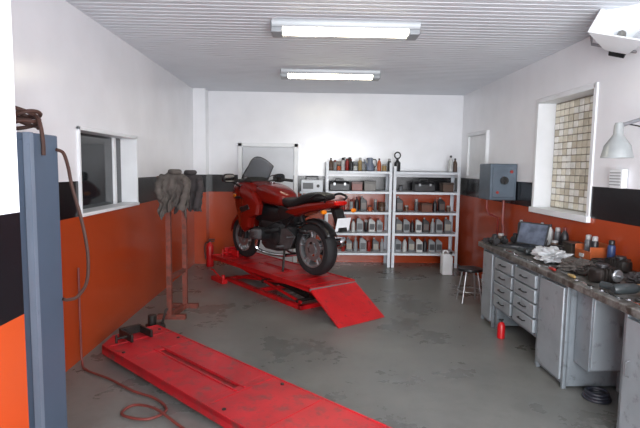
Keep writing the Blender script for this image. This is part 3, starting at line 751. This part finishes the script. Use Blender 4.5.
for i,(k,c,x,y) in enumerate([('bottle',SG,2.56,5.24),('spray_can',RD,2.47,5.22),('oil_canister',BK,2.36,5.25),('jar',DB,2.12,5.26),('bottle',WH,2.57,5.08),('spray_can',MG,2.58,4.94),('bottle',BK,2.58,4.8),('spray_can',BL,2.58,4.04),('bottle',OR,2.57,3.58),('paint_tin',MG,2.54,3.28),('oil_canister',BK,2.54,3.44),('jar',DB,2.46,4.76)]):
    put(k,c,x,y,ZT,random.uniform(-.3,.3),where='among clutter on the workbench',group='bottles on the workbench')
put('storage_box',(70,62,56),2.53,4.53,ZT,0,where='on the workbench',sc_=.75)
put('storage_box',BK,2.5,2.7,ZT,.2,where='on the workbench')
def small_part(kind,x,y,rz,s):
    b=MB()
    if kind=='sprocket':
        pts=[]
        for k in range(48):
            rr=.045 if (k//2)%2 else .038
            pts.append((rr*math.cos(2*math.pi*k/48),rr*math.sin(2*math.pi*k/48)))
        b.prism(pts,'Z',0,.01); b.lathe([(.024,.01),(.024,.035),(.01,.035),(.009,.012)],16); m=DKM; d='oily steel sprocket with hub'
    elif kind=='bearing':
        b.torus(.026,.014,(0,0,.014),'Z',22,8); m=DKM; d='dark steel bearing ring'
    elif kind=='pipe_elbow':
        b.tube(crom([(-.05,0,.018),(0,0,.018),(.035,.02,.025),(.045,.05,.06)],5),.017,10); b.torus(.016,.006,(-.05,0,.022),'X',16,6); m=DKM; d='dark bent pipe fitting with flange'
    elif kind=='bolt':
        b.cyl((0,0,.01),(.05,0,.01),.006,n=8); b.cyl((-.01,0,.01),(0,0,.01),.011,n=6); m=STEEL; d='loose hexagon steel bolt'
    elif kind=='metal_bracket':
        b.bb((-.05,-.02,0),(.05,.02,.005)); b.bb((.045,-.02,0),(.05,.02,.07)); b.torus(.01,.003,(-.02,0,.006),'Z',12,6); m=ALUD; d='bent metal bracket with bolt eye'
    elif kind=='carburettor':
        b.lathe([(.03,-.045),(.034,-.04),(.026,-.02),(.026,.02),(.034,.04),(.03,.045)],16,(0,0,.045),'X'); b.lathe([(.022,.0),(.026,.005),(.026,.03),(.02,.035)],14); b.lathe([(.022,.06),(.026,.1),(.01,.108)],14); m=ALUD; d='dirty cast carburettor body'
    o=b.obj(kind,m,loc=(x,y,ZT),rz=rz,label=d+' lying on the workbench',category=kind.replace('_',' '),group=kind.replace('_',' ')+' parts scattered on the workbench'); o.scale=(s,)*3
RK={'sprocket':.048,'bearing':.042,'pipe_elbow':.065,'bolt':.05,'metal_bracket':.058,'carburettor':.048}
names=list(RK)
for t in range(2600):
    k=random.choice(['carburettor','pipe_elbow','metal_bracket','sprocket']) if t<1400 else random.choice(['bolt','bearing'])
    x=random.uniform(1.95,2.55); y=random.uniform(2.85,5.2); s=random.uniform(.8,1.25) if t<1400 else random.uniform(.6,1); rr=RK[k]*s
    if x-rr<1.9 or x+rr>2.61: continue
    if all((x-a)**2+(y-b_)**2>(rr+c_*.94)**2 for a,b_,c_ in OCC):
        small_part(k,x,y,random.uniform(0,6.28),s); OCC.append((x,y,rr))
for k in LIB.values():
    for p in k[1]: bpy.data.objects.remove(p)
    bpy.data.objects.remove(k[0])

# ---------------------------------------------------------------- right wall gear
e=thing('electrical_box','blue grey electrical switch box fixed on the wall','electrical box',(2.625,6.3,1.26))
MB().bb((-.34,-.2,0),(0,.2,.46)).obj('enclosure',GRNG,e,bev=.012)
MB().bb((-.31,-.215,.03),(-.03,-.2,.43)).obj('cover',GRNG,e,bev=.008)
MB().cyl((-.17,-.215,.25),(-.17,-.245,.25),.05).box((-.17,-.25,.25),(.02,.02,.08)).obj('rotary_switch',BLKP,e)
MB().cyl((-.08,-.215,.36),(-.08,-.228,.36),.02).obj('indicator_button',colm(RD),e)
MB().cyl((-.25,-.215,.1),(-.25,-.228,.1),.018).obj('indicator_button',colm(RD),e)
b=MB(); b.tube([(0,0,0),(0,0,-.3),(0,-.03,-.36),(0,-.05,-1.2)],.02); b.obj('wall_conduit',colm((130,44,34)),loc=(2.57,6.35,1.25),label='rusty red conduit pipe running down the wall',category='pipe',group='conduit pipes')
b=MB(); b.tube([(-.18,0,0),(-.18,0,-.12),(-.14,0,-.2),(-.02,.0,-.25),(-.02,.0,-1.24)],.016); b.obj('wall_conduit',colm((130,44,34)),loc=(2.57,6.46,1.25),label='bent rusty red conduit pipe below the switch box',category='pipe',group='conduit pipes')
s=thing('socket_box','small white ventilated box fixed to the wall','socket box',(2.625,4.05,1.5))
MB().bb((-.05,-.09,0),(0,.09,.16)).obj('box_shell',WHITE,s,bev=.008)
b=MB()
for k in range(5): b.bb((-.055,-.07,.025+k*.025),(-.05,.07,.033+k*.025))
b.obj('vent_slots',SIL,s)
l=thing('work_lamp','pale grey enamel work lamp on a jointed wall arm','work lamp',(2.625,3.5,1.96))
MB().bb((-.02,-.05,-.06),(0,.05,.06)).obj('wall_plate',BLKP,l)
MB().tube([(-.02,0,0),(-.22,-.06,.07),(-.44,-.08,.0)],.014).obj('arm',STEEL,l)
b=MB(); b.lathe([(.024,.02),(.03,.0),(.032,-.06),(.052,-.09),(.085,-.14),(.1,-.21),(.104,-.225),(.096,-.225),(.08,-.14),(.045,-.095)],22,(-.45,-.08,.0)); b.obj('lamp_shade',pm('grey_enamel_shade',(150,154,154),.35,.2),l)
MB().lathe([(.01,-.09),(.022,-.11),(.03,-.14),(.022,-.165),(.002,-.175)],14,(-.45,-.08,.0)).obj('bulb',WHITE,l)
MB().tube(crom([(-.44,-.08,.02),(-.3,-.07,.0),(-.15,-.04,-.03),(-.02,.0,-.02)],8),.005,6).obj('lamp_cable',BLKP,l)
s=thing('floodlight','off white floodlight housing with open flap tilted on wall bracket','floodlight',(2.42,3.85,2.71),rot=(R(-32),R(18),R(-38)))
b=MB()
rings=[]
for yy,hx,hz in ((.16,.07,.05),(.13,.09,.07),(-.10,.19,.15),(-.13,.2,.16),(-.13,.185,.145),(-.10,.175,.135),(.09,.06,.045)):
    rings.append([(-hx,yy,-hz),(hx,yy,-hz),(hx,yy,hz),(-hx,yy,hz)])
b.loft(rings); b.obj('reflector_housing',WHITE,s,bev=.004)
MB().lathe([(.03,.09),(.034,.05),(.03,.0),(.012,-.02)],16,axis='Y').obj('lamp_bulb',pm('lamp_socket_grey',(110,108,104),.4),s)
MB().box((0,-.19,.20),(.38,.012,.15),(R(50),0,0)).obj('flap',WHITE,s,bev=.003)
MB().bb((-.06,.16,-.045),(.06,.22,.045)).obj('ballast_box',BLKP,s,bev=.006)
MB().tube([(-.205,0,0),(-.225,.08,.02),(-.225,.24,.06),(.225,.24,.06),(.225,.08,.02),(.205,0,0)],.012).obj('bracket_arm',STEEL,s)

# ---------------------------------------------------------------- left side things
c=thing('steel_cabinet','tall worn blue grey steel locker post beside the wall','locker',(-1.53,2.7,0))
MB().bb((-.1,-.09,0),(.07,.2,1.80)).obj('cabinet_body',BLUE,c,bev=.008)
MB().bb((-.075,-.105,.06),(.05,-.09,1.76)).obj('cabinet_door',BLUE,c,bev=.004)
MB().bb((.05,-.115,.0),(.085,-.08,1.80)).obj('corner_angle',pm('light_blue_grey_enamel',(126,140,158),.5,.1,.08,3,c2=(96,106,120),c2amt=.3),c)
pts=[]
for k in range(44):
    a=k*.55; rr=.06+.025*noise.noise(Vector((k*.3,1,2)))
    pts.append((rr*math.cos(a)*1.1-.01,rr*math.sin(a)*1.3+.02,.014+.0022*k+.016*(1+math.sin(k*.8))))
pts+=[(.05,.0,.10),(.10,-.04,.05),(.115,-.045,-.05),(.115,-.045,-.12)]
b=MB(); b.tube(crom(pts,3),.011,7)
b.obj('hose_coil',HOSE,loc=(-1.55,2.74,1.802),label='brown rubber hose tangled loosely on top of the blue locker',category='hose')
b=MB(); b.tube(crom([(-1.45,2.86,1.72),(-1.43,2.9,1.7),(-1.42,2.93,1.62),(-1.41,2.95,1.5),(-1.36,2.95,1.3),(-1.33,2.95,1.1),(-1.34,2.95,.93),(-1.39,2.93,.84),(-1.43,2.89,.83),(-1.448,2.87,.84)],8),.01)
b.obj('air_hose',HOSE,label='brown air hose hanging down beside the blue locker',category='hose')

st=thing('clothes_stand','rusty two post metal stand carrying old jackets','stand',(-1.43,5.35,0))
MB().box((-.04,-.2,.77),(.05,.05,1.46)).obj('post',RUST,st)
MB().box((.02,.22,.77),(.05,.05,1.46)).obj('post',RUST,st)
for z in (1.48,.45): MB().box((-.01,0,z),(.04,.46,.04),(0,0,R(-8))).obj('crossbar',RUST,st)
MB().box((.0,-.2,1.51),(.3,.035,.035)).obj('hanger_bar',RUST,st)
MB().box((.05,.21,1.5),(.26,.035,.035)).obj('hanger_bar',RUST,st)
for yy,xx in ((-.2,-.02),(.22,.02)): MB().box((xx,yy,.025),(.3,.06,.05)).obj('base_foot',RUST,st)
MB().box((-.01,0,.027),(.05,.37,.05),(0,0,R(-8))).obj('base_rail',RUST,st)
def drape(loc,rz,mat,lab,Wd,Lh,seed):
    j=thing('jacket',lab,'jacket',loc,rz)
    def f(u,v):
        s=2*v-1; a=abs(s); sg=-1 if s<0 else 1
        e=abs(u-.5)*2
        x=(u-.5)*Wd
        if a<.16:
            th=a/.16
            return (x,sg*.055*math.sin(th*1.57),.03*math.cos(th*1.57)+.03*noise.noise(Vector((u*6,seed,0)))-.07*e**2.5)
        d=(a-.16)/.84
        L=Lh*(1+.1*math.sin(u*7+seed+sg)+.14*noise.noise(Vector((u*5,seed,sg))))
        if sg>0: L*=.75
        fold=.024*d**.5*math.sin(u*2*math.pi*3.5+seed+d*2.2+sg)+.012*d*math.sin(u*2*math.pi*8+2*seed+d*5)+.05*noise.noise(Vector((u*4,d*4,seed+sg)))*min(1,d*3)
        x=x*(1-.1*d+.07*math.sin(d*4+seed))+.03*noise.noise(Vector((d*4,u*3,seed+5)))
        return (x,sg*(.055+.02*d)+fold-.01,-L*d-.07*e**2.5+.02*noise.noise(Vector((u*8,d*6,seed))))
    MB().grid(f,72,56).obj('jacket_body',mat,j,sol=.01,ang=80)
    for q in (-1,1):
        pts=crom([(q*Wd*.36,-.06,-.04),(q*Wd*.44,-.09,-.12),(q*Wd*.38,-.11,-.22),(q*Wd*.26,-.11,-.31-.05*q)],7)
        MB().tube(pts,[.036+.006*math.sin(i*1.3+seed)+.004*math.sin(i*2.7) for i in range(len(pts))],14).obj('sleeve',mat,j,ang=80)
    b=MB(); b.torus(.05,.022,(.02,-.03,.03),'Z',24,8,1.2); b.obj('collar',mat,j,ang=80)
drape((-1.41,5.14,1.545),R(8),CLOTH,'grey brown work jacket draped over the rusty stand',.32,.36,1)
drape((-1.35,5.56,1.535),R(8),CLOTH2,'dark grey work jacket draped over the rusty stand',.30,.36,4)

b=MB(); b.tube(crom([(-1.86,3.95,.8),(-1.85,3.93,.3),(-1.83,3.9,.03),(-1.74,3.78,.014),(-1.5,3.62,.014),(-1.25,3.42,.014),(-1.05,3.3,.014),(-.93,3.14,.014),(-1.02,3.02,.014),(-1.2,3.08,.014),(-1.17,3.2,.016),(-1.0,3.12,.036),(-.8,2.95,.014),(-.62,2.78,.014)],8),.009)
b.obj('floor_hose',HOSER,label='thin reddish hydraulic hose looping beside the lowered lift',category='hose')
c=thing('lift_pump','dirty hydraulic pump unit beside the lowered lift head','hydraulic pump',(-1.5,4.75,0),.4)
MB().bb((-.09,-.06,0),(.09,.06,.07)).cyl((-.03,0,.07),(-.03,0,.17),.04).obj('pump_body',DKM,c,bev=.006)
MB().tube([(.06,0,.05),(.1,0,.2),(.12,0,.22)],.012).obj('pump_handle',DKM,c)

# ---------------------------------------------------------------- light
def area(name,loc,rot,sx,sy,e,col=(1,1,1)):
    l=bpy.data.lights.new(name,'AREA'); l.shape='RECTANGLE'; l.size=sx; l.size_y=sy; l.energy=e; l.color=col
    o=bpy.data.objects.new(name,l); COL.objects.link(o); o.location=loc; o.rotation_euler=rot
area('daylight_from_open_gate',(.9,-1.3,1.6),(R(93),0,0),2.6,2.2,370,(.95,.97,1))
wd=bpy.data.worlds.new('world'); sc.world=wd; wd.use_nodes=True
wd.node_tree.nodes['Background'].inputs[0].default_value=(.88,.93,1,1); wd.node_tree.nodes['Background'].inputs[1].default_value=1.3

# ---------------------------------------------------------------- camera
cam=bpy.data.cameras.new('camera'); co=bpy.data.objects.new('camera',cam); COL.objects.link(co)
cam.sensor_width=36; cam.lens=36*488/640; cam.clip_start=.05
M=Matrix.Translation((0,0,1.635))@Matrix.Rotation(R(-1.41),4,'Z')@Matrix.Rotation(R(90-5.385),4,'X')@Matrix.Rotation(R(.8),4,'Z')
co.matrix_world=M
sc.camera=co
